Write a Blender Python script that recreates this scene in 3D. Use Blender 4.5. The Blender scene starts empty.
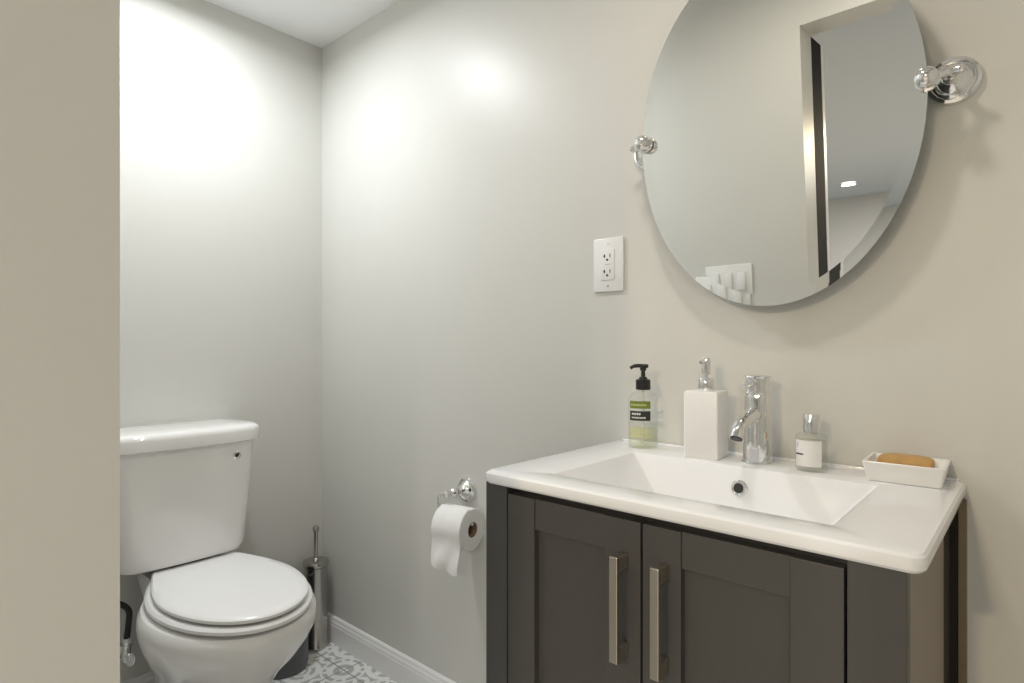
import bpy, bmesh, math, random
from mathutils import Vector, Matrix
random.seed(7)
R = math.radians
S = bpy.context.scene
COL = S.collection

# ------------------------------------------------------------------ camera
cam = bpy.data.cameras.new('camera')
cam.sensor_width = 36.0
cam.lens = 595.5 / 1024 * 36.0
cam.shift_y = 2.5 / 1024
cam.clip_start = 0.01
camo = bpy.data.objects.new('camera', cam)
camo.location = (1.951, -1.155, 1.05)
camo.rotation_euler = (R(90), 0, R(41.67))
COL.objects.link(camo)
S.camera = camo

# ------------------------------------------------------------------ view, world, lamps
S.view_settings.view_transform = 'Standard'
S.view_settings.look = 'None'
S.view_settings.gamma = 1.0
S.view_settings.use_curve_mapping = False
S.view_settings.exposure = 0.09
W = bpy.data.worlds.new('world')
S.world = W
W.use_nodes = True
W.node_tree.nodes['Background'].inputs[0].default_value = (0.5, 0.5, 0.5, 1)
W.node_tree.nodes['Background'].inputs[1].default_value = 0.1

CEIL = 2.122      # bathroom ceiling
HALL = 2.0        # ceiling of the room outside the door


def lamp(name, loc, power, color, size, rot=(0, 0, 0), spread=180):
    l = bpy.data.lights.new(name, 'AREA')
    l.shape = 'DISK'
    l.size = size
    l.energy = power
    l.color = color
    l.spread = R(spread)
    o = bpy.data.objects.new(name, l)
    o.location = loc
    o.rotation_euler = rot
    COL.objects.link(o)
    return o


COOL = (0.93, 0.965, 1.0)
WARM = (1.0, 0.79, 0.50)
DAY = (1.0, 0.96, 0.91)
BATH_LIGHT = (0.36, -0.52)
VANITY_FILL = (1.50, -0.55)
COOL2 = (1.0, 0.89, 0.77)
HALL_LIGHTS = [(1.66, -3.20), (0.47, -5.93), (2.1, -4.3), (0.4, -3.6), (3.0, -2.9)]  # only the one visible in the mirror is known; the rest are added fill
lamp('bath_lamp', (BATH_LIGHT[0], BATH_LIGHT[1], CEIL - 0.03), 7.7, COOL, 0.11, spread=175)
lamp('vanity_fill', (VANITY_FILL[0], VANITY_FILL[1], CEIL - 0.03), 3.1, COOL2, 0.11)  # unseen lamp added to brighten the vanity wall and the toilet
for i, (x, y) in enumerate(HALL_LIGHTS):
    lamp('hall_lamp_or_fill', (x, y, HALL - 0.03), (46.0, 27.0, 28.0, 28.0, 27.0)[i], (WARM, DAY, DAY, DAY, DAY)[i], 0.16 if i == 0 else 0.12)


# ------------------------------------------------------------------ materials
def mat(name, col, rough=0.5, metal=0.0, spec=0.5, coat=0.0, noise=0.0, scale=20.0, bump=0.0, bscale=200.0, emit=None):
    m = bpy.data.materials.new(name)
    m.use_nodes = True
    nt = m.node_tree
    b = nt.nodes['Principled BSDF']
    b.inputs['Base Color'].default_value = (*col, 1)
    b.inputs['Roughness'].default_value = rough
    b.inputs['Metallic'].default_value = metal
    b.inputs['Specular IOR Level'].default_value = spec
    b.inputs['Coat Weight'].default_value = coat
    b.inputs['Coat Roughness'].default_value = 0.05
    tc = nt.nodes.new('ShaderNodeTexCoord')
    if noise:
        n = nt.nodes.new('ShaderNodeTexNoise')
        n.inputs['Scale'].default_value = scale
        n.inputs['Detail'].default_value = 4
        nt.links.new(tc.outputs['Object'], n.inputs['Vector'])
        mx = nt.nodes.new('ShaderNodeMix')
        mx.data_type = 'RGBA'
        mx.inputs[6].default_value = (*[c * (1 - noise) for c in col], 1)
        mx.inputs[7].default_value = (*[min(1, c * (1 + noise)) for c in col], 1)
        nt.links.new(n.outputs['Fac'], mx.inputs[0])
        nt.links.new(mx.outputs[2], b.inputs['Base Color'])
    if bump:
        n2 = nt.nodes.new('ShaderNodeTexNoise')
        n2.inputs['Scale'].default_value = bscale
        n2.inputs['Detail'].default_value = 2
        nt.links.new(tc.outputs['Object'], n2.inputs['Vector'])
        bp = nt.nodes.new('ShaderNodeBump')
        bp.inputs['Strength'].default_value = bump
        bp.inputs['Distance'].default_value = 0.001
        nt.links.new(n2.outputs['Fac'], bp.inputs['Height'])
        nt.links.new(bp.outputs['Normal'], b.inputs['Normal'])
    if emit:
        b.inputs['Emission Color'].default_value = (*emit[0], 1)
        b.inputs['Emission Strength'].default_value = emit[1]
    return m


def thin_glass(name, tint, refl=1.0):
    m = bpy.data.materials.new(name)
    m.use_nodes = True
    nt = m.node_tree
    nt.nodes.remove(nt.nodes['Principled BSDF'])
    out = nt.nodes['Material Output']
    t = nt.nodes.new('ShaderNodeBsdfTransparent')
    t.inputs[0].default_value = (*tint, 1)
    g = nt.nodes.new('ShaderNodeBsdfGlossy')
    g.inputs['Roughness'].default_value = 0.02
    fr = nt.nodes.new('ShaderNodeLayerWeight')
    fr.inputs['Blend'].default_value = 0.5
    pw = nt.nodes.new('ShaderNodeMath')
    pw.operation = 'POWER'
    pw.inputs[1].default_value = 3.0
    nt.links.new(fr.outputs['Facing'], pw.inputs[0])
    mu = nt.nodes.new('ShaderNodeMath')
    mu.operation = 'MULTIPLY_ADD'
    mu.inputs[1].default_value = 0.45 * refl
    mu.inputs[2].default_value = 0.04 * refl
    mx = nt.nodes.new('ShaderNodeMixShader')
    nt.links.new(pw.outputs[0], mu.inputs[0])
    nt.links.new(mu.outputs[0], mx.inputs[0])
    nt.links.new(t.outputs[0], mx.inputs[1])
    nt.links.new(g.outputs[0], mx.inputs[2])
    nt.links.new(mx.outputs[0], out.inputs[0])
    return m


def tile_mat():
    m = bpy.data.materials.new('patterned_tile')
    m.use_nodes = True
    nt = m.node_tree
    b = nt.nodes['Principled BSDF']
    b.inputs['Roughness'].default_value = 0.35
    L = nt.links
    geo = nt.nodes.new('ShaderNodeNewGeometry')
    sep = nt.nodes.new('ShaderNodeSeparateXYZ')
    L.new(geo.outputs['Position'], sep.inputs[0])

    def M(op, a, c=None, d=None):
        n = nt.nodes.new('ShaderNodeMath')
        n.operation = op
        for i, v in enumerate((a, c, d)):
            if v is None:
                continue
            if isinstance(v, (int, float)):
                n.inputs[i].default_value = v
            else:
                L.new(v, n.inputs[i])
        return n.outputs[0]
    P = 0.194
    u = M('FRACT', M('DIVIDE', M('SUBTRACT', sep.outputs[0], 0.271 - 10 * P), P))
    v = M('FRACT', M('DIVIDE', M('SUBTRACT', sep.outputs[1], -0.083 - 10 * P), P))
    a = M('ABSOLUTE', M('SUBTRACT', u, 0.5))
    c = M('ABSOLUTE', M('SUBTRACT', v, 0.5))
    # wobble for the hand-printed edge
    nz = nt.nodes.new('ShaderNodeTexNoise')
    nz.inputs['Scale'].default_value = 60
    L.new(geo.outputs['Position'], nz.inputs['Vector'])
    wob = M('MULTIPLY', M('SUBTRACT', nz.outputs[0], 0.5), 0.03)

    def dist(x0, y0):
        return M('SQRT', M('ADD', M('POWER', M('SUBTRACT', a, x0), 2), M('POWER', M('SUBTRACT', c, y0), 2)))

    def ring(x0, y0, r, w):
        return M('LESS_THAN', M('ABSOLUTE', M('SUBTRACT', M('ADD', dist(x0, y0), wob), r)), w)

    def blob(x0, y0, r):
        return M('LESS_THAN', M('ADD', dist(x0, y0), wob), r)
    s = M('ADD', a, c)
    parts = [ring(0.0, 0.0, 0.29, 0.045), blob(0.0, 0.0, 0.085), ring(0.5, 0.5, 0.22, 0.05),
             blob(0.5, 0.5, 0.07), ring(0.5, 0.0, 0.10, 0.035), ring(0.0, 0.5, 0.10, 0.035), blob(0.21, 0.0, 0.06), blob(0.0, 0.21, 0.06),
             ring(0.27, 0.27, 0.075, 0.03), ring(0.5, 0.5, 0.36, 0.022), ring(0.0, 0.0, 0.15, 0.022)]
    acc = parts[0]
    for p in parts[1:]:
        acc = M('MAXIMUM', acc, p)
    nz2 = nt.nodes.new('ShaderNodeTexNoise')
    nz2.inputs['Scale'].default_value = 35
    nz2.inputs['Detail'].default_value = 5
    L.new(geo.outputs['Position'], nz2.inputs['Vector'])
    fac = M('MULTIPLY', acc, M('ADD', 0.72, M('MULTIPLY', nz2.outputs[0], 0.4)))
    mx = nt.nodes.new('ShaderNodeMix')
    mx.data_type = 'RGBA'
    L.new(fac, mx.inputs[0])
    mx.inputs[6].default_value = (0.52, 0.52, 0.515, 1)
    mx.inputs[7].default_value = (0.92, 0.92, 0.90, 1)
    grout = M('GREATER_THAN', M('MAXIMUM', a, c), 0.5 - 0.009)
    mg = nt.nodes.new('ShaderNodeMix')
    mg.data_type = 'RGBA'
    L.new(grout, mg.inputs[0])
    L.new(mx.outputs[2], mg.inputs[6])
    mg.inputs[7].default_value = (0.22, 0.22, 0.22, 1)
    L.new(mg.outputs[2], b.inputs['Base Color'])
    bp = nt.nodes.new('ShaderNodeBump')
    bp.inputs['Strength'].default_value = 0.4
    bp.inputs['Distance'].default_value = 0.002
    L.new(M('SUBTRACT', 1.0, grout), bp.inputs['Height'])
    L.new(bp.outputs[0], b.inputs['Normal'])
    return m


def plank_mat():
    m = bpy.data.materials.new('hall_floor')
    m.use_nodes = True
    nt = m.node_tree
    b = nt.nodes['Principled BSDF']
    b.inputs['Roughness'].default_value = 0.4
    tc = nt.nodes.new('ShaderNodeTexCoord')
    br = nt.nodes.new('ShaderNodeTexBrick')
    br.inputs['Color1'].default_value = (0.40, 0.38, 0.355, 1)
    br.inputs['Color2'].default_value = (0.34, 0.325, 0.305, 1)
    br.inputs['Mortar'].default_value = (0.1, 0.07, 0.05, 1)
    br.inputs['Scale'].default_value = 1.0
    br.inputs['Mortar Size'].default_value = 0.002
    br.inputs['Brick Width'].default_value = 1.2
    br.inputs['Row Height'].default_value = 0.18
    nt.links.new(tc.outputs['Object'], br.inputs['Vector'])
    nt.links.new(br.outputs[0], b.inputs['Base Color'])
    return m


def soap_mat():
    return mat('amber_soap', (0.56, 0.33, 0.11), 0.45, noise=0.35, scale=45, bump=0.3, bscale=60)


MAT = dict(
    wall=mat('wall_paint', (0.69, 0.685, 0.645), 0.39, spec=0.45, noise=0.02, scale=6, bump=0.12, bscale=350),
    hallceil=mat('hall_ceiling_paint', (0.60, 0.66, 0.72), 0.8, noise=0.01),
    ceil=mat('ceiling_paint', (0.935, 0.94, 0.95), 0.8, noise=0.01),
    hallwall=mat('hall_paint', (0.66, 0.66, 0.65), 0.6, noise=0.01),
    trim=mat('trim_paint', (0.92, 0.92, 0.91), 0.35, noise=0.01),
    blackframe=mat('black_frame', (0.012, 0.012, 0.014), 0.7, spec=0.1, noise=0.05),
    tile=tile_mat(), plank=plank_mat(),
    porcelain=mat('porcelain', (0.92, 0.915, 0.90), 0.08, spec=0.5, coat=0.6, noise=0.008, scale=3),
    seat=mat('seat_plastic', (0.94, 0.94, 0.935), 0.22, noise=0.008),
    ceramic=mat('sink_ceramic', (0.89, 0.905, 0.93), 0.10, coat=0.5, noise=0.006, scale=3),
    matteceramic=mat('white_ceramic', (0.87, 0.87, 0.86), 0.28, noise=0.03, scale=30, bump=0.15, bscale=40),
    chrome=mat('chrome', (0.82, 0.82, 0.82), 0.05, metal=1, noise=0.01),
    steel=mat('brushed_steel', (0.50, 0.48, 0.45), 0.22, metal=1, noise=0.06, scale=90),
    nickel=mat('brushed_nickel', (0.58, 0.54, 0.47), 0.28, metal=1, noise=0.05, scale=120),
    cab=mat('cabinet_paint', (0.067, 0.064, 0.061), 0.42, noise=0.05, scale=15, bump=0.08, bscale=250),
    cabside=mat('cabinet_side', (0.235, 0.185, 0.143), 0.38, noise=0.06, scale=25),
    dark=mat('gap_shade', (0.02, 0.014, 0.010), 0.8, noise=0.1),  # near-black that paints the shade of the gap behind the side panel
    strip=mat('wood_strip', (0.26, 0.20, 0.12), 0.5, noise=0.15, scale=40),
    plastic=mat('white_plastic', (0.87, 0.87, 0.86), 0.3, noise=0.01),
    slot=mat('slot_black', (0.015, 0.015, 0.015), 0.6, noise=0.05),
    greyprint=mat('grey_print', (0.35, 0.35, 0.35), 0.6, noise=0.05),
    mirror=mat('mirror_silver', (0.90, 0.915, 0.90), 0.0, metal=1, noise=0.002),
    mirrorback=mat('mirror_edge', (0.22, 0.25, 0.23), 0.3, noise=0.05),
    paper=mat('tissue_paper', (0.86, 0.86, 0.85), 0.9, noise=0.02, scale=60, bump=0.3, bscale=120),
    card=mat('cardboard', (0.25, 0.17, 0.11), 0.9, noise=0.1, scale=60),
    bin=mat('bin_plastic', (0.10, 0.105, 0.11), 0.38, noise=0.05),
    black=mat('black_plastic', (0.012, 0.012, 0.012), 0.3, noise=0.05),
    hose=mat('black_hose', (0.02, 0.019, 0.018), 0.5, noise=0.2, scale=150),
    glass=thin_glass('clear_glass', (0.97, 0.98, 0.975)),
    liquid=thin_glass('soap_liquid', (0.965, 0.965, 0.87), 0.6),
    perfume=thin_glass('perfume_liquid', (0.97, 0.965, 0.93), 0.6),
    green=mat('green_label', (0.16, 0.22, 0.025), 0.5, noise=0.06),
    blacklabel=mat('black_label', (0.02, 0.025, 0.02), 0.5, noise=0.06),
    yellowlabel=mat('yellow_label', (0.56, 0.58, 0.30), 0.5, noise=0.06),
    whitelabel=mat('white_label', (0.85, 0.85, 0.84), 0.6, noise=0.01),
    soap=soap_mat(),
    lens=mat('lamp_lens', (0.9, 0.9, 0.88), 0.5, noise=0.01, emit=((1, 0.97, 0.92), 2.5)),
    ceramicdark=mat('drain_dark', (0.03, 0.03, 0.03), 0.5, noise=0.1),
)


# ------------------------------------------------------------------ mesh helpers
def box(bm, x0, x1, y0, y1, z0, z1, bev=0.0, seg=2):
    t = bmesh.new()
    bmesh.ops.create_cube(t, size=1)
    bmesh.ops.scale(t, vec=(x1 - x0, y1 - y0, z1 - z0), verts=t.verts)
    bmesh.ops.translate(t, vec=((x0 + x1) / 2, (y0 + y1) / 2, (z0 + z1) / 2), verts=t.verts)
    if bev:
        bmesh.ops.bevel(t, geom=t.edges[:], offset=bev, segments=seg, profile=0.5, affect='EDGES')
    add(bm, t)


def add(bm, t, mtx=None):
    if mtx is not None:
        bmesh.ops.transform(t, matrix=mtx, verts=t.verts)
    me = bpy.data.meshes.new('tmp')
    t.to_mesh(me)
    t.free()
    bm.from_mesh(me)
    bpy.data.meshes.remove(me)


def loft(bm, rings, cap0=True, cap1=True, closed=True):
    vs = [[bm.verts.new(p) for p in r] for r in rings]
    n = len(rings[0])
    for a, b in zip(vs[:-1], vs[1:]):
        for i in range(n if closed else n - 1):
            j = (i + 1) % n
            bm.faces.new((a[i], a[j], b[j], b[i]))
    if cap0:
        bm.faces.new(list(reversed(vs[0])))
    if cap1:
        bm.faces.new(vs[-1])


def circ(c, r, n=32, ax='Z', ry=None):
    ry = r if ry is None else ry
    out = []
    for i in range(n):
        a = 2 * math.pi * i / n
        u, v = r * math.cos(a), ry * math.sin(a)
        if ax == 'Z':
            out.append((c[0] + u, c[1] + v, c[2]))
        elif ax == 'X':
            out.append((c[0], c[1] + u, c[2] + v))
        else:
            out.append((c[0] + v, c[1], c[2] + u))
    return out


def lathe(bm, prof, c=(0, 0, 0), ax='Z', n=36, cap0=True, cap1=True, sq=1.0):
    """prof: (radius, distance along the axis)."""
    rings = []
    for r, h in prof:
        r = max(r, 1e-4)
        if ax == 'Z':
            rings.append(circ((c[0], c[1], c[2] + h), r, n, 'Z', r * sq))
        elif ax == 'X':
            rings.append(circ((c[0] + h, c[1], c[2]), r, n, 'X', r * sq))
        else:
            rings.append(circ((c[0], c[1] + h, c[2]), r, n, 'Y', r * sq))
    loft(bm, rings, cap0, cap1)


def smooth_path(pts, sub=8):
    P = [Vector(p) for p in pts]
    P = [P[0] * 2 - P[1]] + P + [P[-1] * 2 - P[-2]]
    out = []
    for i in range(1, len(P) - 2):
        p0, p1, p2, p3 = P[i - 1:i + 3]
        for k in range(sub):
            t = k / sub
            out.append(0.5 * ((2 * p1) + (p2 - p0) * t + (2 * p0 - 5 * p1 + 4 * p2 - p3) * t * t + (3 * p1 - p0 - 3 * p2 + p3) * t ** 3))
    out.append(P[-2])
    return out


def tube(bm, pts, rad, n=16):
    P = [Vector(p) for p in pts]
    rads = rad if isinstance(rad, (list, tuple)) else [rad] * len(P)
    T = []
    for i in range(len(P)):
        d = P[min(i + 1, len(P) - 1)] - P[max(i - 1, 0)]
        T.append(d.normalized())
    ref = Vector((0, 0, 1)) if abs(T[0].z) < 0.9 else Vector((1, 0, 0))
    nrm = (ref - T[0] * ref.dot(T[0])).normalized()
    rings = []
    for p, t, r in zip(P, T, rads):
        nrm = (nrm - t * nrm.dot(t)).normalized()
        b = t.cross(nrm)
        rings.append([tuple(p + nrm * r * math.cos(2 * math.pi * k / n) + b * r * math.sin(2 * math.pi * k / n)) for k in range(n)])
    loft(bm, rings)


def rrect(x0, x1, y0, y1, r, z, n=6):
    out = []
    for cx, cy, a0 in ((x1 - r, y1 - r, 0), (x0 + r, y1 - r, 90), (x0 + r, y0 + r, 180), (x1 - r, y0 + r, 270)):
        for k in range(n + 1):
            a = R(a0 + 90 * k / n)
            out.append((cx + r * math.cos(a), cy + r * math.sin(a), z))
    return out


def obj(name, bm, m, parent=None, loc=None, smooth=True, angle=38):
    bmesh.ops.remove_doubles(bm, verts=bm.verts, dist=1e-6)
    bmesh.ops.recalc_face_normals(bm, faces=bm.faces)
    if smooth:
        for f in bm.faces:
            f.smooth = True
        for e in bm.edges:
            if len(e.link_faces) == 2 and e.calc_face_angle(0) > R(angle):
                e.smooth = False
    me = bpy.data.meshes.new(name)
    bm.to_mesh(me)
    bm.free()
    me.materials.append(m)
    o = bpy.data.objects.new(name, me)
    COL.objects.link(o)
    if parent:
        o.parent = parent
    if loc:
        o.location = loc
    return o


def thing(name, label, cat, loc=(0, 0, 0), rotz=0.0, group=None):
    o = bpy.data.objects.new(name, None)
    o.empty_display_size = 0.05
    o.location = loc
    o.rotation_euler = (0, 0, rotz)
    COL.objects.link(o)
    o['label'] = label
    o['category'] = cat
    if group:
        o['group'] = group
    return o


def tag(o, label, cat, group=None):
    o['label'] = label
    o['category'] = cat
    if group:
        o['group'] = group
    return o


def struct(name, bm, m, smooth=False):
    o = obj(name, bm, m, smooth=smooth)
    o['kind'] = 'structure'
    return o


B = bmesh.new

# ------------------------------------------------------------------ room shell
XR = 2.25                       # right wall of the bathroom
YF, YO = -1.005, -1.125          # inner and outer face of the door wall
XJ, XJ2 = 1.39, 2.14            # door opening
HEAD = 1.925

b = B(); box(b, -0.1, XR + 0.1, YO, 0.1, -0.05, 0); struct('floor', b, MAT['tile'])
b = B(); box(b, -0.1, XR + 0.1, YO, 0.1, CEIL, CEIL + 0.05); struct('ceiling', b, MAT['ceil'])
b = B(); box(b, -0.1, XR + 0.1, 0, 0.1, 0, CEIL); struct('wall_back', b, MAT['wall'])
b = B(); box(b, -0.1, 0, YF, 0, 0, CEIL); struct('wall_left', b, MAT['wall'])
b = B(); box(b, XR, XR + 0.1, YF, 0, 0, CEIL); struct('wall_right', b, MAT['wall'])
b = B()
box(b, -0.1, XJ, YO, YF, 0, CEIL)
box(b, XJ2, XR + 0.1, YO, YF, 0, CEIL)
box(b, XJ, XJ2, YO, YF, HEAD, CEIL)
struct('wall_front', b, MAT['wall'])


def baseboard(name, along, a0, a1):
    prof = [(0, 0), (0.013, 0), (0.013, 0.062), (0.0115, 0.066), (0.0115, 0.072), (0.008, 0.079), (0.0075, 0.085), (0.003, 0.090), (0, 0.0905)]
    bm = B()
    if along == 'X':
        r = [[(a, -d, h) for d, h in prof] for a in (a0, a1)]
    else:
        r = [[(d, a, h) for d, h in prof] for a in (a0, a1)]
    loft(bm, r)
    struct(name, bm, MAT['trim'])


baseboard('baseboard_back', 'X', 0, 1.20)
baseboard('baseboard_left', 'Y', YF, -0.013)

# the room outside the door, seen in the mirror
HX0, HX1, HY1 = -1.6, 4.2, -7.6
b = B(); box(b, HX0, HX1, HY1, YO, -0.05, 0); struct('floor_hall', b, MAT['plank'])
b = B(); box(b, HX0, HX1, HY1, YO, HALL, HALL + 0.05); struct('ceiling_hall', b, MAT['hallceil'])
b = B(); box(b, HX0 - 0.1, HX1 + 0.1, HY1 - 0.1, HY1, 0, HALL + 0.05); struct('wall_hall_far', b, MAT['hallwall'])
b = B(); box(b, HX0 - 0.1, HX0, HY1, YO, 0, HALL + 0.05); struct('wall_hall_left', b, MAT['hallwall'])
b = B(); box(b, HX1, HX1 + 0.1, HY1, YO, 0, HALL + 0.05); struct('wall_hall_right', b, MAT['hallwall'])
b = B()
box(b, HX0 - 0.1, -0.1, YO, YO + 0.1, 0, HALL + 0.05)
box(b, XR + 0.1, HX1 + 0.1, YO, YO + 0.1, 0, HALL + 0.05)
struct('wall_hall_near', b, MAT['hallwall'])
b = B(); box(b, XJ - 0.07, XJ, YO - 0.118, YO - 0.0005, 0, HEAD, 0.003); struct('trim_1', b, MAT['blackframe'])
b = B(); box(b, XJ - 0.07, XJ, YO - 0.150, YO - 0.1185, 0, HEAD, 0.002); struct('trim_2', b, MAT['trim'])


def downlight(loc, label, group=None):
    t = thing('recessed_downlight', label, 'ceiling light', loc, group=group)
    bm = B(); lathe(bm, [(0.062, 0), (0.078, 0), (0.082, -0.003), (0.078, -0.007), (0.064, -0.006)], n=40, cap0=False, cap1=False)
    obj('trim_ring', bm, MAT['plastic'], t)
    bm = B(); lathe(bm, [(0.063, -0.001), (0.060, -0.008), (0.048, -0.016), (0.025, -0.020), (0.002, -0.021)], n=40); obj('lens', bm, MAT['lens'], t)
    return t


downlight((*BATH_LIGHT, CEIL), 'round recessed ceiling light above the white toilet')
downlight((*VANITY_FILL, CEIL), 'unseen recessed fill light added above the vanity')
for i, (x, y) in enumerate(HALL_LIGHTS):
    downlight((x, y, HALL), ['unseen recessed fill light added just outside the doorway', 'lit recessed ceiling light seen in the mirror through the doorway',
                             'unseen recessed fill light added mid-room beyond the doorway', 'unseen recessed fill light added left of the doorway outside',
                             'unseen recessed fill light added right of the doorway outside'][i], 'recessed lights in the outer room')

# ------------------------------------------------------------------ toilet
TY = -0.497
T = thing('toilet', 'white two-piece toilet with closed lid against the left wall', 'toilet', (0, TY, 0))


def egg(xb, xm, xf, hw, hb, z, n=64, p=2.0, q_=1.9):
    """plan outline: x forward, elliptical front, tapering rear that ends in a straight back edge."""
    out = []
    k = n // 2
    for i in range(k + 1):
        a = -math.pi / 2 + math.pi * i / k
        c, s = math.cos(a), math.sin(a)
        out.append((xm + (xf - xm) * abs(c) ** (2 / p), hw * math.copysign(abs(s) ** (2 / p), s), z))
    q = n // 4
    for i in range(1, q + 1):
        t = i / q
        x = xm + (xb - xm) * t
        y = hb + (hw - hb) * (1 - t ** q_)
        out.append((x, y, z))
    for i in range(q, 0, -1):
        t = i / q
        x = xm + (xb - xm) * t
        y = hb + (hw - hb) * (1 - t ** q_)
        out.append((x, -y, z))
    return out


bm = B()
loft(bm, [egg(0.09, 0.27, 0.520, 0.132, 0.10, 0.0), egg(0.09, 0.27, 0.520, 0.132, 0.10, 0.014), egg(0.10, 0.27, 0.505, 0.121, 0.09, 0.05),
          egg(0.11, 0.28, 0.500, 0.116, 0.08, 0.12), egg(0.12, 0.30, 0.512, 0.122, 0.08, 0.18), egg(0.13, 0.32, 0.552, 0.146, 0.08, 0.235),
          egg(0.14, 0.35, 0.606, 0.172, 0.085, 0.285), egg(0.15, 0.37, 0.638, 0.188, 0.09, 0.325), egg(0.155, 0.38, 0.653, 0.196, 0.095, 0.352),
          egg(0.155, 0.385, 0.657, 0.198, 0.10, 0.372), egg(0.16, 0.385, 0.655, 0.195, 0.10, 0.388), egg(0.165, 0.385, 0.648, 0.188, 0.10, 0.397), egg(0.17, 0.385, 0.632, 0.168, 0.095, 0.400),
          egg(0.2, 0.385, 0.58, 0.12, 0.06, 0.4005)])
# rear deck that carries the tank
loft(bm, [rrect(0.04, 0.24, -0.085, 0.085, 0.03, 0.20), rrect(0.035, 0.24, -0.09, 0.09, 0.03, 0.30), rrect(0.03, 0.25, -0.105, 0.105, 0.035, 0.37),
          rrect(0.03, 0.25, -0.112, 0.112, 0.035, 0.408), rrect(0.034, 0.246, -0.107, 0.107, 0.033, 0.414)])
obj('bowl', bm, MAT['porcelain'], T)
bm = B()
loft(bm, [egg(0.165, 0.395, 0.650, 0.170, 0.10, 0.4045), egg(0.160, 0.395, 0.657, 0.177, 0.105, 0.408), egg(0.160, 0.395, 0.658, 0.178, 0.105, 0.416), egg(0.165, 0.395, 0.652, 0.172, 0.10, 0.4215)])
obj('seat', bm, MAT['seat'], T)
bm = B()
loft(bm, [egg(0.180, 0.40, 0.644, 0.158, 0.103, 0.4255, q_=1.6), egg(0.175, 0.40, 0.650, 0.164, 0.108, 0.429, q_=1.6), egg(0.175, 0.40, 0.651, 0.165, 0.108, 0.436, q_=1.6),
          egg(0.178, 0.40, 0.646, 0.160, 0.105, 0.4405, q_=1.6), egg(0.20, 0.40, 0.62, 0.138, 0.09, 0.4425, q_=1.6), egg(0.25, 0.40, 0.52, 0.07, 0.04, 0.4435, q_=1.6)])
obj('seat_lid', bm, MAT['seat'], T)
for s in (-1, 1):
    bm = B(); box(bm, 0.150, 0.185, s * 0.07 - 0.018, s * 0.07 + 0.018, 0.412, 0.436, 0.006); obj('hinge', bm, MAT['seat'], T)


def tank_ring(x0, x1, hw, bow, r, z, n=14):
    """rounded plan with a bowed front."""
    out = []
    pts = rrect(x0, x1, -hw, hw, r, z, 6)
    # densify long front edge
    dense = []
    for i, p in enumerate(pts):
        q = pts[(i + 1) % len(pts)]
        dense.append(p)
        if abs(p[1] - q[1]) > hw:
            for k in range(1, n):
                t = k / n
                dense.append((p[0] + (q[0] - p[0]) * t, p[1] + (q[1] - p[1]) * t, z))
    for x, y, z_ in dense:
        f = (x - x0) / (x1 - x0)
        out.append((x + bow * f * (1 - (y / hw) ** 2), y, z_))
    return out


DY = -0.020    # the tank sits a little off the bowl's axis


def tr(x0, x1, hw, bow, r, z):
    return [(x, y + DY, zz) for x, y, zz in tank_ring(x0, x1, hw, bow, r, z)]


bm = B()
loft(bm, [tr(0.03, 0.165, 0.146, 0.012, 0.03, 0.443), tr(0.022, 0.178, 0.158, 0.014, 0.035, 0.448), tr(0.018, 0.184, 0.165, 0.016, 0.036, 0.466),
          tr(0.015, 0.190, 0.172, 0.018, 0.036, 0.56), tr(0.012, 0.196, 0.182, 0.020, 0.036, 0.68), tr(0.010, 0.199, 0.187, 0.020, 0.036, 0.766)])
obj('tank', bm, MAT['porcelain'], T)
bm = B()
loft(bm, [tr(0.008, 0.204, 0.193, 0.020, 0.04, 0.7665), tr(0.004, 0.211, 0.200, 0.021, 0.044, 0.770), tr(0.004, 0.212, 0.202, 0.021, 0.045, 0.797),
          tr(0.005, 0.210, 0.200, 0.021, 0.044, 0.806), tr(0.010, 0.203, 0.194, 0.021, 0.043, 0.8125), tr(0.020, 0.192, 0.183, 0.020, 0.04, 0.816), tr(0.05, 0.15, 0.13, 0.012, 0.03, 0.818)])
obj('tank_lid', bm, MAT['porcelain'], T)
bm = B(); box(bm, 0.06, 0.16, -0.07, 0.05, 0.413, 0.449, 0.01); obj('tank_gasket', bm, MAT['slot'], T)
fm = obj('lever_mount', (lambda q: (lathe(q, [(0.0055, 0.0), (0.0125, 0.0), (0.0132, 0.003), (0.0095, 0.005), (0.0055, 0.004)], (0, 0, 0), 'X', 24, False, False), q)[1])(B()), MAT['chrome'], T, (0.2065, 0.100, 0.728))
bm = B(); lathe(bm, [(0.0058, 0), (0.0056, 0.0035), (0.004, 0.0045)], (0, 0, 0), 'X', 20); obj('lever_spindle', bm, MAT['slot'], fm)

# ------------------------------------------------------------------ water supply valve beside the toilet
V = thing('shutoff_valve', 'chrome water shut-off valve with black hose on the wall behind the toilet', 'valve', (0.0, -0.632, -0.015))
bm = B()
lathe(bm, [(0.026, 0.0), (0.028, 0.004), (0.016, 0.010), (0.008, 0.011)], (0, 0, 0.205), 'X', 28)
tube(bm, [(0.005, 0, 0.205), (0.055, 0, 0.205)], 0.0075)
tube(bm, [(0.055, 0, 0.188), (0.055, 0, 0.232)], 0.012)
tube(bm, [(0.055, 0, 0.232), (0.055, 0, 0.25)], 0.0095, 6)
tube(bm, [(0.055, 0, 0.205), (0.085, 0, 0.205)], 0.007)
obj('valve_body', bm, MAT['chrome'], V)
bm = B()
lathe(bm, [(0.003, 0.0), (0.0105, 0.0), (0.012, 0.003), (0.0105, 0.006), (0.007, 0.005), (0.003, 0.006)], (0.084, 0, 0.200), 'X', 28, True, True, 1.6)
obj('oval_handle', bm, MAT['chrome'], V)
bm = B()
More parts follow.
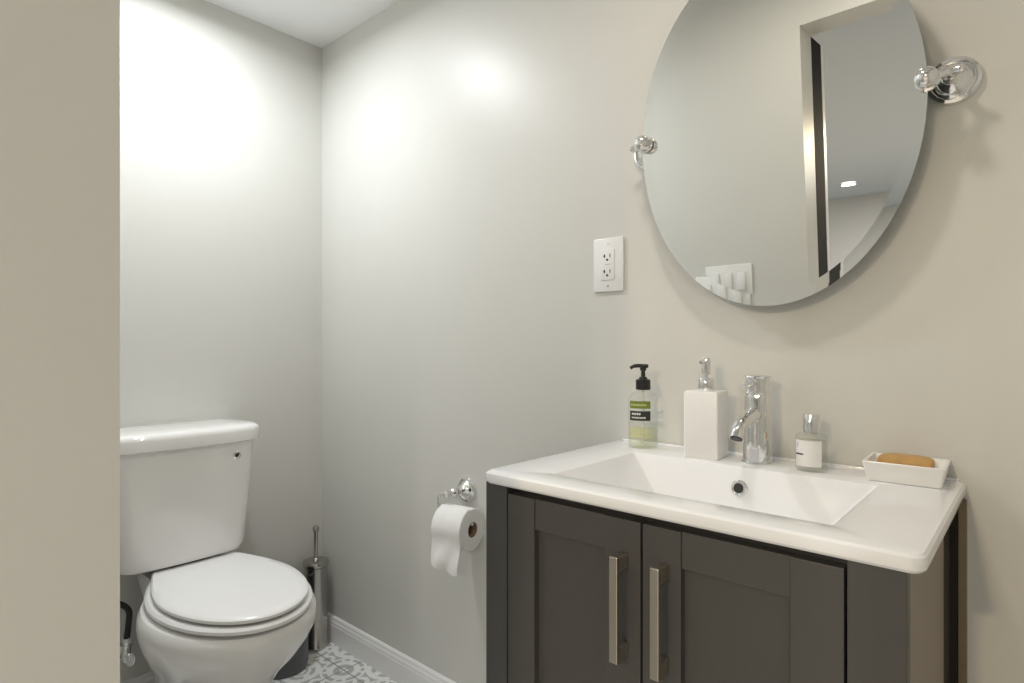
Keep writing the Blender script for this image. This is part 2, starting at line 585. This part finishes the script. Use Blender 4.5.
tube(bm, smooth_path([(0.055, 0, 0.245), (0.056, 0.004, 0.285), (0.06, 0.004, 0.325), (0.065, -0.018, 0.352), (0.07, -0.05, 0.365), (0.075, -0.075, 0.39), (0.08, -0.08, 0.44)], 8), 0.0078, 14)
obj('supply_hose', bm, MAT['hose'], V)

# ------------------------------------------------------------------ toilet brush and bin
K = thing('toilet_brush', 'brushed steel toilet brush in a tall holder in the corner', 'toilet brush', (0.066, -0.062, -0.0))
bm = B()
lathe(bm, [(0.039, 0.0), (0.0405, 0.002), (0.0405, 0.008), (0.0385, 0.012), (0.0385, 0.268), (0.040, 0.272), (0.040, 0.280), (0.036, 0.282)], n=40)
obj('holder', bm, MAT['steel'], K)
bm = B()
lathe(bm, [(0.042, 0.2825), (0.0435, 0.285), (0.0435, 0.295), (0.041, 0.299), (0.013, 0.302), (0.010, 0.308), (0.007, 0.310)], n=40)
obj('lid', bm, MAT['steel'], K)
bm = B()
lathe(bm, [(0.0075, 0.302), (0.0072, 0.33), (0.0072, 0.396), (0.0095, 0.399), (0.0108, 0.404), (0.0108, 0.412), (0.008, 0.417), (0.002, 0.419)], n=24)
obj('handle', bm, MAT['steel'], K)

bm = B()
lathe(bm, [(0.070, 0.0), (0.0745, 0.004), (0.0775, 0.02), (0.080, 0.225), (0.083, 0.228), (0.083, 0.236), (0.080, 0.237), (0.078, 0.225), (0.074, 0.01), (0.002, 0.008)], n=44)
o = obj('waste_bin', bm, MAT['bin'], None, (0.110, -0.205, 0))
tag(o, 'small dark grey round waste bin behind the toilet bowl', 'waste bin')

# ------------------------------------------------------------------ toilet roll holder and roll
HP = thing('toilet_roll_holder', 'chrome swing-arm toilet paper holder on wall left of vanity', 'toilet roll holder', (0.759, 0, 0.647))


def rosette(bm, r, c=(0, 0, 0), n=40):
    lathe(bm, [(r, 0.0), (r, -0.004), (r * 0.95, -0.0085), (r * 0.83, -0.010), (r * 0.76, -0.0075), (r * 0.68, -0.009), (r * 0.62, -0.0135), (r * 0.50, -0.018), (r * 0.36, -0.0205), (r * 0.26, -0.026), (r * 0.2, -0.034)], c, 'Y', n)


bm = B(); rosette(bm, 0.034); obj('wall_rosette', bm, MAT['chrome'], HP)
bm = B()
lathe(bm, [(0.007, -0.03), (0.0085, -0.04), (0.012, -0.045), (0.0135, -0.052), (0.012, -0.059), (0.007, -0.064), (0.0065, -0.072), (0.009, -0.076), (0.009, -0.084), (0.005, -0.088)], (0, 0, 0), 'Y', 24)
obj('post', bm, MAT['chrome'], HP)
SWING = R(9)        # the arm is swung a little towards the wall
bm = B()
tube(bm, smooth_path([(0.0, 0, 0), (-0.012, 0, 0), (-0.022, 0, -0.003), (-0.026, 0, -0.013), (-0.026, 0, -0.054), (-0.022, 0, -0.063), (-0.012, 0, -0.066), (0.03, 0, -0.066), (0.086, 0, -0.066)], 6), 0.0042, 12)
sa = obj('swing_arm', bm, MAT['chrome'], HP, (0, -0.08, 0))
sa.rotation_euler = (0, 0, SWING)

RX0, RX1, RR, RC = 0.752, 0.846, 0.0545, 0.0195
RZ = 0.647 - 0.066 + 0.0042 - RC + 0.0012 - 0.0001
PR = thing('toilet_roll', 'white toilet paper roll hanging on the chrome holder', 'toilet roll', (0.759 + (RX0 - 0.759) * math.cos(SWING), -0.08 + (RX0 - 0.759) * math.sin(SWING), RZ), SWING)
bm = B()
n = 56
w = RX1 - RX0


def rr(a):
    return RR + 0.0006 * math.sin(3 * a) + 0.0004 * math.sin(7 * a + 1)


def roll_ring(x, rad):
    return [(x, -math.cos(2 * math.pi * i / n) * rad(2 * math.pi * i / n), math.sin(2 * math.pi * i / n) * rad(2 * math.pi * i / n)) for i in range(n)]


loft(bm, [roll_ring(0, lambda a: RC), roll_ring(0, lambda a: rr(a) - .002), roll_ring(0.002, rr), roll_ring(w - 0.002, rr), roll_ring(w, lambda a: rr(a) - .002), roll_ring(w, lambda a: RC), roll_ring(0, lambda a: RC)], False, False)
obj('paper', bm, MAT['paper'], PR)
bm = B()
loft(bm, [roll_ring(-0.0005, lambda a: RC + .0002), roll_ring(w + 0.0005, lambda a: RC + .0002), roll_ring(w + 0.0005, lambda a: RC - .0012), roll_ring(-0.0005, lambda a: RC - .0012), roll_ring(-0.0005, lambda a: RC + .0002)], False, False)
obj('cardboard_core', bm, MAT['card'], PR)
bm = B()
# loose sheet: leaves the roll at the front and hangs down, thickness 1 mm
cols = 12
rows = []
for k in range(9):                       # wraps the top front of the roll
    a = R(80 - 10 * k)
    rows.append((-(RR + 0.0022) * math.cos(a), (RR + 0.0022) * math.sin(a)))
for k in range(1, 11):
    rows.append((-(RR + 0.0022) + 0.004 * math.sin(k * 0.55), -0.0085 * k))
front, back = [], []
for ri, (y, z) in enumerate(rows):
    t = max(0, (ri - 8) / 10)
    f_, b_ = [], []
    for c in range(cols + 1):
        u = c / cols
        x = 0.0015 + (w - 0.003) * u - 0.004 * t * math.sin(u * 3)
        dz = -t * (0.016 * min(1, u * 1.5) ** 0.8 + 0.003 * math.sin(u * 9) - 0.004 * max(0, u - 0.6))
        dy = 0.0035 * t * math.sin(u * 9 + ri * 0.5)
        f_.append((x, y + dy, z + dz)); b_.append((x, y + dy + 0.0008, z + dz))
    front.append(f_); back.append(b_)
rings = [f_ + b_[::-1] for f_, b_ in zip(front, back)]
loft(bm, rings)
obj('loose_sheet', bm, MAT['paper'], PR)

# ------------------------------------------------------------------ outlet
OX, OZ = 1.2185, 1.229
O = thing('wall_outlet', 'white double power outlet on the wall left of the mirror', 'power outlet', (OX, 0, OZ))
bm = B(); box(bm, -0.0395, 0.0395, -0.0065, -0.0002, -0.061, 0.061, 0.003); obj('cover_plate', bm, MAT['plastic'], O)
fc = B(); box(fc, -0.0175, 0.0175, -0.0085, -0.006, -0.0345, 0.0345, 0.0008); fc = obj('receptacle_face', fc, MAT['plastic'], O)
for zc in (0.019, -0.016):
    bm = B()
    box(bm, -0.0085, -0.006, -0.0090, -0.0080, zc - 0.003, zc + 0.005); box(bm, -0.0105, -0.0085, -0.0090, -0.0080, zc - 0.0005, zc + 0.0022)
    box(bm, 0.006, 0.0078, -0.0090, -0.0080, zc - 0.003, zc + 0.005)
    lathe(bm, [(0.0026, -0.0080), (0.0026, -0.0090)], (-0.0005, 0, zc - 0.008), 'Y', 14)
    obj('socket_slots', bm, MAT['slot'], fc, smooth=False)
for x in (-0.004, 0.0045):
    bm = B(); box(bm, x - 0.0035, x + 0.0035, -0.0096, -0.0083, 0.0005, 0.0045, 0.0004); obj('test_button', bm, MAT['plastic'], fc)
for zc in (0.048, -0.048):
    bm = B(); lathe(bm, [(0.003, -0.006), (0.003, -0.0072), (0.002, -0.0076)], (0, 0, zc), 'Y', 16); obj('screw', bm, MAT['nickel' if zc < 0 else 'plastic'], O)

# light switches on the door wall, seen in the mirror
SW = thing('light_switch', 'white triple rocker light switch plate reflected in the mirror', 'light switch', (1.132, YF, 1.150))
bm = B(); box(bm, -0.082, 0.082, 0.0002, 0.006, -0.059, 0.059, 0.0025); obj('cover_plate', bm, MAT['plastic'], SW)
for x in (-0.046, 0.0, 0.046):
    bm = B(); box(bm, x - 0.0165, x + 0.0165, 0.006, 0.0072, -0.034, 0.034)
    fr = obj('rocker_frame', bm, MAT['plastic'], SW, smooth=False)
    bm = B(); box(bm, x - 0.0135, x + 0.0135, -0.002, 0.003, -0.0305, 0.0305, 0.001)
    rk = obj('rocker', bm, MAT['plastic'], fr)
    for v in rk.data.vertices:
        v.co.y += 0.0085 - v.co.z * 0.04

# ------------------------------------------------------------------ pivot mirror
MT = R(3.5)
MC = Vector((1.580, -0.0620, 1.440))
MI = thing('wall_mirror', 'large oval mirror with a slim ground rim held by two chrome knobs above the sink', 'mirror')
MI.location = (1.580, 0, 1.455)


def ell(a, bb, d, n=128):
    """ring on the tilted mirror; d = distance in front of its back plane; local to MI"""
    up = Vector((0, -math.sin(MT), math.cos(MT)))
    nn = Vector((0, -math.cos(MT), -math.sin(MT)))
    out = []
    for i in range(n):
        t = 2 * math.pi * i / n
        p = MC + Vector((1, 0, 0)) * a * math.cos(t) + up * bb * math.sin(t) + nn * d - Vector(MI.location)
        out.append(tuple(p))
    return out


bm = B()
loft(bm, [ell(0.221, 0.301, 0.0), ell(0.2415, 0.3215, 0.0005)], True, False)
obj('mirror_glass', bm, MAT['mirror'], MI, smooth=False)
bm = B()
loft(bm, [ell(0.2415, 0.3215, 0.0004), ell(0.2415, 0.3215, -0.0055)], False, True)
obj('mirror_back', bm, MAT['mirrorback'], MI, smooth=False)
for s, xc in ((-1, 1.322), (1, 1.848)):
    lx, lz = xc - 1.580, 1.460 - 1.455
    bm = B(); rosette(bm, 0.037, (lx, 0, lz)); mr = obj('wall_rosette', bm, MAT['chrome'], MI)
    kx = s * 0.2400 + (0.002 if s > 0 else 0.006)
    kz = lz - (0.012 if s > 0 else 0.004)
    bm = B()
    tube(bm, smooth_path([(lx, -0.028, lz), (lx, -0.045, lz), (lx - s * 0.006, -0.058, lz - 0.003), (kx, -0.066, kz)], 5), 0.0068, 16)
    tube(bm, [(lx, -0.048, lz), (lx + s * 0.012, -0.052, lz - 0.001), (lx + s * 0.0155, -0.052, lz - 0.001), (lx + s * 0.018, -0.052, lz - 0.001)], [0.0055, 0.0065, 0.0065, 0.003], 16)
    obj('post', bm, MAT['chrome'], mr)
    bm = B()
    lathe(bm, [(0.013, -0.0645), (0.0165, -0.0655), (0.0165, -0.068), (0.0125, -0.0695), (0.0150, -0.073), (0.0160, -0.079), (0.0145, -0.0865), (0.0095, -0.0925), (0.003, -0.0948)], (kx, 0, kz), 'Y', 32)
    obj('pivot_knob', bm, MAT['chrome'], mr)

# ------------------------------------------------------------------ vanity
HC = 0.838
VX0, VX1, VF = 1.241, 1.847, -0.424
VN = thing('vanity_cabinet', 'dark grey two-door shaker vanity cabinet under the white sink', 'cabinet', ((VX0 + VX1) / 2, VF, 0))
VO = Vector(VN.location)
ZT = 0.8155


def vbox(bm, x0, x1, y0, y1, z0, z1, bev=0.0):
    box(bm, x0 - VO.x, x1 - VO.x, y0 - VO.y, y1 - VO.y, z0, z1, bev)


bm = B()
vbox(bm, VX0, VX0 + 0.018, VF + 0.002, -0.002, 0.0, ZT)                  # left side
vbox(bm, VX0 + 0.018, VX1 - 0.03, -0.02, -0.002, 0.08, ZT)               # back
vbox(bm, VX0 + 0.018, VX1 - 0.018, VF + 0.022, -0.02, 0.08, 0.098)       # floor
vbox(bm, VX0 + 0.018, VX1 - 0.018, VF + 0.05, VF + 0.065, 0.0, 0.08)     # toe board
vbox(bm, VX0 + 0.018, VX1 - 0.018, VF + 0.0215, VF + 0.036, 0.74, ZT)   # top rail behind the doors
obj('carcass', bm, MAT['cab'], VN, smooth=False)
D0, D1, D2 = 1.290, 1.539, 1.790
bm = B(); vbox(bm, VX0, D0 - 0.0015, VF, VF + 0.02, 0.0, ZT, 0.001); obj('filler_stile', bm, MAT['cab'], VN, smooth=False)
bm = B(); vbox(bm, D2 + 0.0015, VX1, VF, VF + 0.02, 0.0, ZT, 0.001); obj('filler_stile', bm, MAT['cab'], VN, smooth=False)
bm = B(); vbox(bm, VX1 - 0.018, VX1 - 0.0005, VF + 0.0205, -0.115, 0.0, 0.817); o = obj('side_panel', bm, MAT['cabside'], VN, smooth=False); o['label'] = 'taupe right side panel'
bm = B(); vbox(bm, VX1 - 0.03, VX1 - 0.003, -0.1145, -0.0065, 0.0, 0.81); vbox(bm, VX1 - 0.003, VX1 + 0.0065, -0.012, -0.0005, 0.0, 0.81); obj('rear_gap_shade', bm, MAT['dark'], VN, smooth=False)  # dark boxes filling the rear gap, its shadow put in as colour
bm = B(); vbox(bm, VX1 + 0.007, VX1 + 0.018, -0.010, -0.0005, 0.0, 0.81, 0.001); o = obj('wall_strip', bm, MAT['strip'], VN, smooth=False); o['label'] = 'olive brown wood strip against the wall'
ZD = 0.803


def door(x0, x1, hx):
    st, rl = 0.056, 0.049
    bm = B()
    z0, z1 = 0.10, ZD
    e = 0.0008
    vbox(bm, x0, x0 + st, VF, VF + 0.02, z0, z1, e)
    vbox(bm, x1 - st, x1, VF, VF + 0.02, z0, z1, e)
    vbox(bm, x0 + st, x1 - st, VF + 0.0022, VF + 0.02, z1 - rl, z1, e)
    vbox(bm, x0 + st, x1 - st, VF + 0.0022, VF + 0.02, z0, z0 + rl, e)
    vbox(bm, x0 + st - 0.004, x1 - st + 0.004, VF + 0.012, VF + 0.019, z0 + rl - 0.004, z1 - rl + 0.004)
    d = obj('door', bm, MAT['cab'], VN, smooth=False)
    bm = B()
    ht, hb = 0.758, 0.612
    y0 = VF - 0.030
    vbox(bm, hx - 0.0065, hx + 0.0065, y0, y0 + 0.008, hb, ht, 0.0012)
    vbox(bm, hx - 0.0065, hx + 0.0065, y0 + 0.007, VF, ht - 0.022, ht - 0.001, 0.0012)
    vbox(bm, hx - 0.0065, hx + 0.0065, y0 + 0.007, VF, hb + 0.001, hb + 0.022, 0.0012)
    h = obj('handle', bm, MAT['nickel'], d, smooth=False)
    h['label'] = 'brushed nickel bar handle'


door(D0 + 0.0015, D1 - 0.0018, 1.512)
door(D1 + 0.0018, D2 - 0.0015, 1.574)

# ------------------------------------------------------------------ sink top
SX0, SX1, SF = 1.246, 1.865, -0.440
SK = thing('sink', 'white ceramic rectangular sink top on the dark grey vanity', 'sink', ((SX0 + SX1) / 2, -0.22, HC))
SO = Vector(SK.location)
BX0, BX1, BY0, BY1 = 1.352, 1.767, -0.382, -0.122


def sring(x0, x1, y0, y1, r, z):
    return [(x - SO.x, y - SO.y, z) for x, y, z in rrect(x0, x1, y0, y1, r, z, 8)]


bm = B()
e = 0.0
rings = [sring(SX0 + 0.02, SX1 - 0.02, SF + 0.02, -0.003, 0.012, -0.021),
         sring(SX0 + 0.004, SX1 - 0.004, SF + 0.004, -0.002, 0.014, -0.0205),
         sring(SX0 + 0.001, SX1 - 0.001, SF + 0.001, -0.0015, 0.016, -0.017),
         sring(SX0, SX1, SF, -0.0015, 0.016, -0.009),
         sring(SX0 + 0.001, SX1 - 0.001, SF + 0.001, -0.0015, 0.016, -0.004),
         sring(SX0 + 0.004, SX1 - 0.004, SF + 0.004, -0.002, 0.016, -0.001),
         sring(SX0 + 0.009, SX1 - 0.009, SF + 0.009, -0.003, 0.014, 0.0),
         sring(BX0 - 0.004, BX1 + 0.004, BY0 - 0.004, BY1 + 0.004, 0.006, 0.0),
         sring(BX0, BX1, BY0, BY1, 0.006, -0.0015),
         sring(BX0 + 0.003, BX1 - 0.003, BY0 + 0.002, BY1 - 0.002, 0.006, -0.006),
         sring(BX0 + 0.075, BX1 - 0.095, BY0 + 0.022, BY1 - 0.022, 0.014, -0.118),
         sring(BX0 + 0.092, BX1 - 0.112, BY0 + 0.038, BY1 - 0.038, 0.02, -0.126),
         sring(1.50, 1.62, -0.30, -0.20, 0.03, -0.130)]
loft(bm, rings, cap0=False)
# low lip along the wall
box(bm, SX0 + 0.012 - SO.x, SX1 - 0.010 - SO.x, -0.008 - SO.y, -0.0015 - SO.y, -0.004, 0.0030, 0.0012)
obj('basin_top', bm, MAT['ceramic'], SK, angle=25)
# overflow ring on the sloping back wall
OVY, OVZ = BY1 - 0.0076, -0.036
rot = Matrix.Translation((1.562 - SO.x, OVY - SO.y, OVZ)) @ Matrix.Rotation(R(-10), 4, 'X')
bm = B(); t = B(); lathe(t, [(0.0075, -0.0005), (0.0135, 0.0), (0.0140, -0.002), (0.0115, -0.0045), (0.0085, -0.004), (0.0075, -0.001)], (0, 0, 0), 'Y', 32, False, False); add(bm, t, rot)
ovr = obj('overflow_ring', bm, MAT['chrome'], SK)
bm = B(); t = B(); lathe(t, [(0.0078, -0.0008), (0.0076, -0.0018)], (0, 0, 0), 'Y', 28); add(bm, t, rot)
obj('overflow_hole', bm, MAT['ceramicdark'], ovr)
bm = B(); lathe(bm, [(0.03, -0.1305), (0.031, -0.127), (0.027, -0.1245), (0.018, -0.1235), (0.016, -0.122), (0.002, -0.1205)], (1.56 - SO.x, -0.25 - SO.y, 0), 'Z', 32)
obj('drain_stopper', bm, MAT['chrome'], SK)

# ------------------------------------------------------------------ faucet
FA = thing('faucet', 'chrome single-lever basin faucet standing behind the sink bowl', 'faucet', (1.571, -0.068, HC))
bm = B()
lathe(bm, [(0.0275, 0.0), (0.028, 0.002), (0.0275, 0.004), (0.0245, 0.0045), (0.0238, 0.03), (0.0222, 0.07), (0.0215, 0.117), (0.0205, 0.121), (0.0200, 0.1235)], n=40)
obj('faucet_body', bm, MAT['chrome'], FA)
bm = B()
tube(bm, smooth_path([(0, -0.008, 0.089), (0, -0.030, 0.086), (0, -0.055, 0.081), (0, -0.076, 0.0755), (0, -0.089, 0.067), (0, -0.098, 0.054)], 7), [0.0135] * 8 + [0.0125] * 10 + [0.0115] * 18, 24)
sp = obj('spout', bm, MAT['chrome'], FA)
bm = B(); tube(bm, [(0, -0.0970, 0.0558), (0, -0.0985, 0.0530)], [0.0108, 0.0100], 24); obj('aerator', bm, MAT['ceramicdark'], sp)
bm = B()
lathe(bm, [(0.0235, 0.124), (0.0242, 0.1255), (0.0235, 0.127), (0.0205, 0.1275), (0.0205, 0.151), (0.0235, 0.152), (0.0242, 0.1535), (0.0235, 0.1555), (0.021, 0.1565)], n=40)
t = B(); box(t, -0.0065, 0.0065, -0.054, -0.012, -0.003, 0.003, 0.0022)
add(bm, t, Matrix.Translation((0, 0, 0.1475)) @ Matrix.Rotation(R(8), 4, 'X'))
obj('lever_cap', bm, MAT['chrome'], FA)

# ------------------------------------------------------------------ things on the sink
SB = thing('soap_bottle', 'clear pump bottle of pale green hand soap with black pump', 'soap bottle', (1.340, -0.064, HC), R(38))
bm = B()
k = 0.72
lathe(bm, [(0.0255, 0.0), (0.029, 0.003), (0.0300, 0.010), (0.0300, 0.094), (0.0285, 0.103), (0.022, 0.111), (0.0145, 0.115), (0.0130, 0.118), (0.0130, 0.125)], n=40, cap1=False, sq=k)
obj('bottle_body', bm, MAT['glass'], SB)
bm = B(); lathe(bm, [(0.024, 0.003), (0.0276, 0.006), (0.0282, 0.012), (0.0282, 0.040), (0.001, 0.0402)], n=40, sq=k); obj('liquid_soap', bm, MAT['liquid'], SB)
bm = B(); tube(bm, [(0, 0, 0.008), (0, 0, 0.135)], 0.0022, 10); obj('dip_tube', bm, MAT['whitelabel'], SB)
bm = B()
lathe(bm, [(0.0135, 0.1185), (0.0150, 0.1195), (0.0150, 0.138), (0.0125, 0.140), (0.0085, 0.141), (0.0080, 0.144), (0.0045, 0.145), (0.0042, 0.157), (0.0065, 0.158), (0.0065, 0.168), (0.003, 0.170)], n=28)
tube(bm, smooth_path([(0.010, 0, 0.1665), (-0.010, 0, 0.1675), (-0.020, 0, 0.166), (-0.026, 0, 0.162)], 4), [0.0040] * 8 + [0.0034] * 5, 12)
obj('pump', bm, MAT['black'], SB)


def arc_label(bm, r, sq, a0, a1, z0, z1, th=0.0004, n=14):
    """curved label patch hugging an elliptical bottle; angles in degrees"""
    rg = []
    for i in range(n + 1):
        a = R(a0 + (a1 - a0) * i / n)
        c, s = math.cos(a), math.sin(a)
        q = [(r * c, r * sq * s, z0), (r * c, r * sq * s, z1), ((r + th) * c, (r * sq + th) * s, z1), ((r + th) * c, (r * sq + th) * s, z0)]
        rg.append(q)
    loft(bm, rg)


LA0, LA1 = 205, 292
bm = B(); arc_label(bm, 0.0302, k, LA0, LA1, 0.0815, 0.0965); g = obj('green_label', bm, MAT['green'], SB, smooth=False)
bm = B(); arc_label(bm, 0.0302, k, LA0, LA1, 0.057, 0.0765); g2 = obj('black_label', bm, MAT['blacklabel'], SB, smooth=False)
bm = B(); [arc_label(bm, 0.0302, k, LA0, LA1 - 6 * (q % 2), 0.023 + 0.0052 * q, 0.0262 + 0.0052 * q) for q in range(4)]; g3 = obj('yellow_label', bm, MAT['yellowlabel'], SB, smooth=False)
# the rows of tiny lettering on the labels
bm = B()
a = LA0 + 8
for wd in (5, 4, 6, 4, 5, 4, 6, 5, 4):
    arc_label(bm, 0.0306, k, a, a + wd, 0.0870, 0.0908, 0.0002, 2); a += wd + 2.4
obj('lettering', bm, MAT['yellowlabel'], g, smooth=False)
bm = B()
for z0, z1, ws in ((0.0685, 0.0725, (5, 6, 4, 6, 5)), (0.0615, 0.0645, (4, 5, 4, 6, 4, 5, 4, 5))):
    a = LA0 + 12
    for wd in ws:
        arc_label(bm, 0.0306, k, a, a + wd, z0, z1, 0.0002, 2); a += wd + 2.6
obj('lettering', bm, MAT['whitelabel'], g2, smooth=False)

# square ceramic pump dispenser
DC = Vector((1.4785, -0.074, HC))
DR = R(3.5)
DP = thing('soap_dispenser', 'square white ceramic soap dispenser with chrome pump', 'soap dispenser', DC, DR)
bm = B()
loft(bm, [rrect(-0.030, 0.030, -0.030, 0.030, 0.003, 0.0), rrect(-0.0315, 0.0315, -0.0315, 0.0315, 0.0035, 0.002), rrect(-0.0318, 0.0318, -0.0318, 0.0318, 0.0035, 0.121),
          rrect(-0.0305, 0.0305, -0.0305, 0.0305, 0.0035, 0.1238), rrect(-0.027, 0.027, -0.027, 0.027, 0.0035, 0.1248)])
obj('ceramic_body', bm, MAT['matteceramic'], DP)
bm = B()
lathe(bm, [(0.0138, 0.124), (0.0142, 0.125), (0.0142, 0.146), (0.013, 0.148), (0.006, 0.1485), (0.0045, 0.149), (0.0045, 0.154), (0.0085, 0.155), (0.0085, 0.183), (0.0075, 0.186), (0.002, 0.1865)], n=28)
tube(bm, [(0, 0, 0.179), (0.0, -0.020, 0.179), (0, -0.028, 0.1775)], [0.0045, 0.004, 0.0032], 14)
obj('chrome_pump', bm, MAT['chrome'], DP)

# perfume bottle
PB = thing('perfume_bottle', 'small clear glass bottle with white label and chrome cap', 'perfume bottle', (1.661, -0.071, HC), R(34))
bm = B()
lathe(bm, [(0.022, 0.0), (0.0238, 0.001), (0.0246, 0.004), (0.0246, 0.055), (0.0236, 0.0590), (0.020, 0.0605), (0.0085, 0.062), (0.0080, 0.066)], n=40, cap1=False)
obj('bottle_body', bm, MAT['glass'], PB)
bm = B(); lathe(bm, [(0.019, 0.007), (0.0220, 0.008), (0.0226, 0.012), (0.0226, 0.050), (0.001, 0.0503)], n=36); obj('perfume', bm, MAT['perfume'], PB)
bm = B(); lathe(bm, [(0.0085, 0.062), (0.0122, 0.0635), (0.0132, 0.0645), (0.0132, 0.0925), (0.0125, 0.094), (0.010, 0.0945)], n=36); obj('cap', bm, MAT['chrome'], PB)
bm = B(); arc_label(bm, 0.0248, 1.0, 184, 288, 0.009, 0.052, 0.0004, 20); lb = obj('label', bm, MAT['whitelabel'], PB, smooth=False)
bm = B()
arc_label(bm, 0.0252, 1.0, 187, 222, 0.0275, 0.0300, 0.0002, 4)
obj('lettering', bm, MAT['slot'], lb, smooth=False)
bm = B()
for z, ws in ((0.046, (3, 2, 4)), (0.043, (2, 4, 2)), (0.040, (4, 3))):
    a = 190
    for wd in ws:
        arc_label(bm, 0.0252, 1.0, a, a + wd, z, z + 0.0012, 0.0002, 2); a += wd + 1.5
obj('lettering', bm, MAT['greyprint'], lb, smooth=False)

# soap dish and bar of soap
DI = thing('soap_dish', 'white rectangular ceramic soap dish holding an amber bar', 'soap dish', (1.793, -0.0515, HC), R(2))
bm = B()
loft(bm, [rrect(-0.046, 0.046, -0.040, 0.040, 0.003, 0.0), rrect(-0.0475, 0.0475, -0.0415, 0.0415, 0.004, 0.0012), rrect(-0.0535, 0.0535, -0.047, 0.047, 0.004, 0.0295),
          rrect(-0.0525, 0.0525, -0.046, 0.046, 0.004, 0.0308), rrect(-0.049, 0.049, -0.0425, 0.0425, 0.003, 0.0305), rrect(-0.044, 0.044, -0.038, 0.038, 0.004, 0.0135)])
tag(DI, 'white rectangular ceramic soap dish at the right end of the sink', 'soap dish')
obj('dish', bm, MAT['matteceramic'], DI)
bm = B()


def soap_ring(y, sx, sz, n=36):
    out = []
    for i in range(n):
        a = 2 * math.pi * i / n
        c, s = math.cos(a), math.sin(a)
        out.append((1.1 * sx * math.copysign(abs(c) ** 0.55, c), y, sz * math.copysign(abs(s) ** 0.55, s)))
    return out


loft(bm, [soap_ring(-0.0225, 0.026, 0.006), soap_ring(-0.0245 + 0.004, 0.031, 0.0095), soap_ring(-0.014, 0.0335, 0.0118), soap_ring(0.0, 0.034, 0.0125), soap_ring(0.014, 0.0335, 0.0118), soap_ring(0.0205, 0.031, 0.0095), soap_ring(0.0225, 0.026, 0.006)])
o = obj('soap_bar', bm, MAT['soap'], None, (1.792, -0.0515, HC + 0.0135 + 0.0128))
o.rotation_euler = (0, 0, R(3))
tag(o, 'amber brown bar of soap lying in the white dish', 'soap')
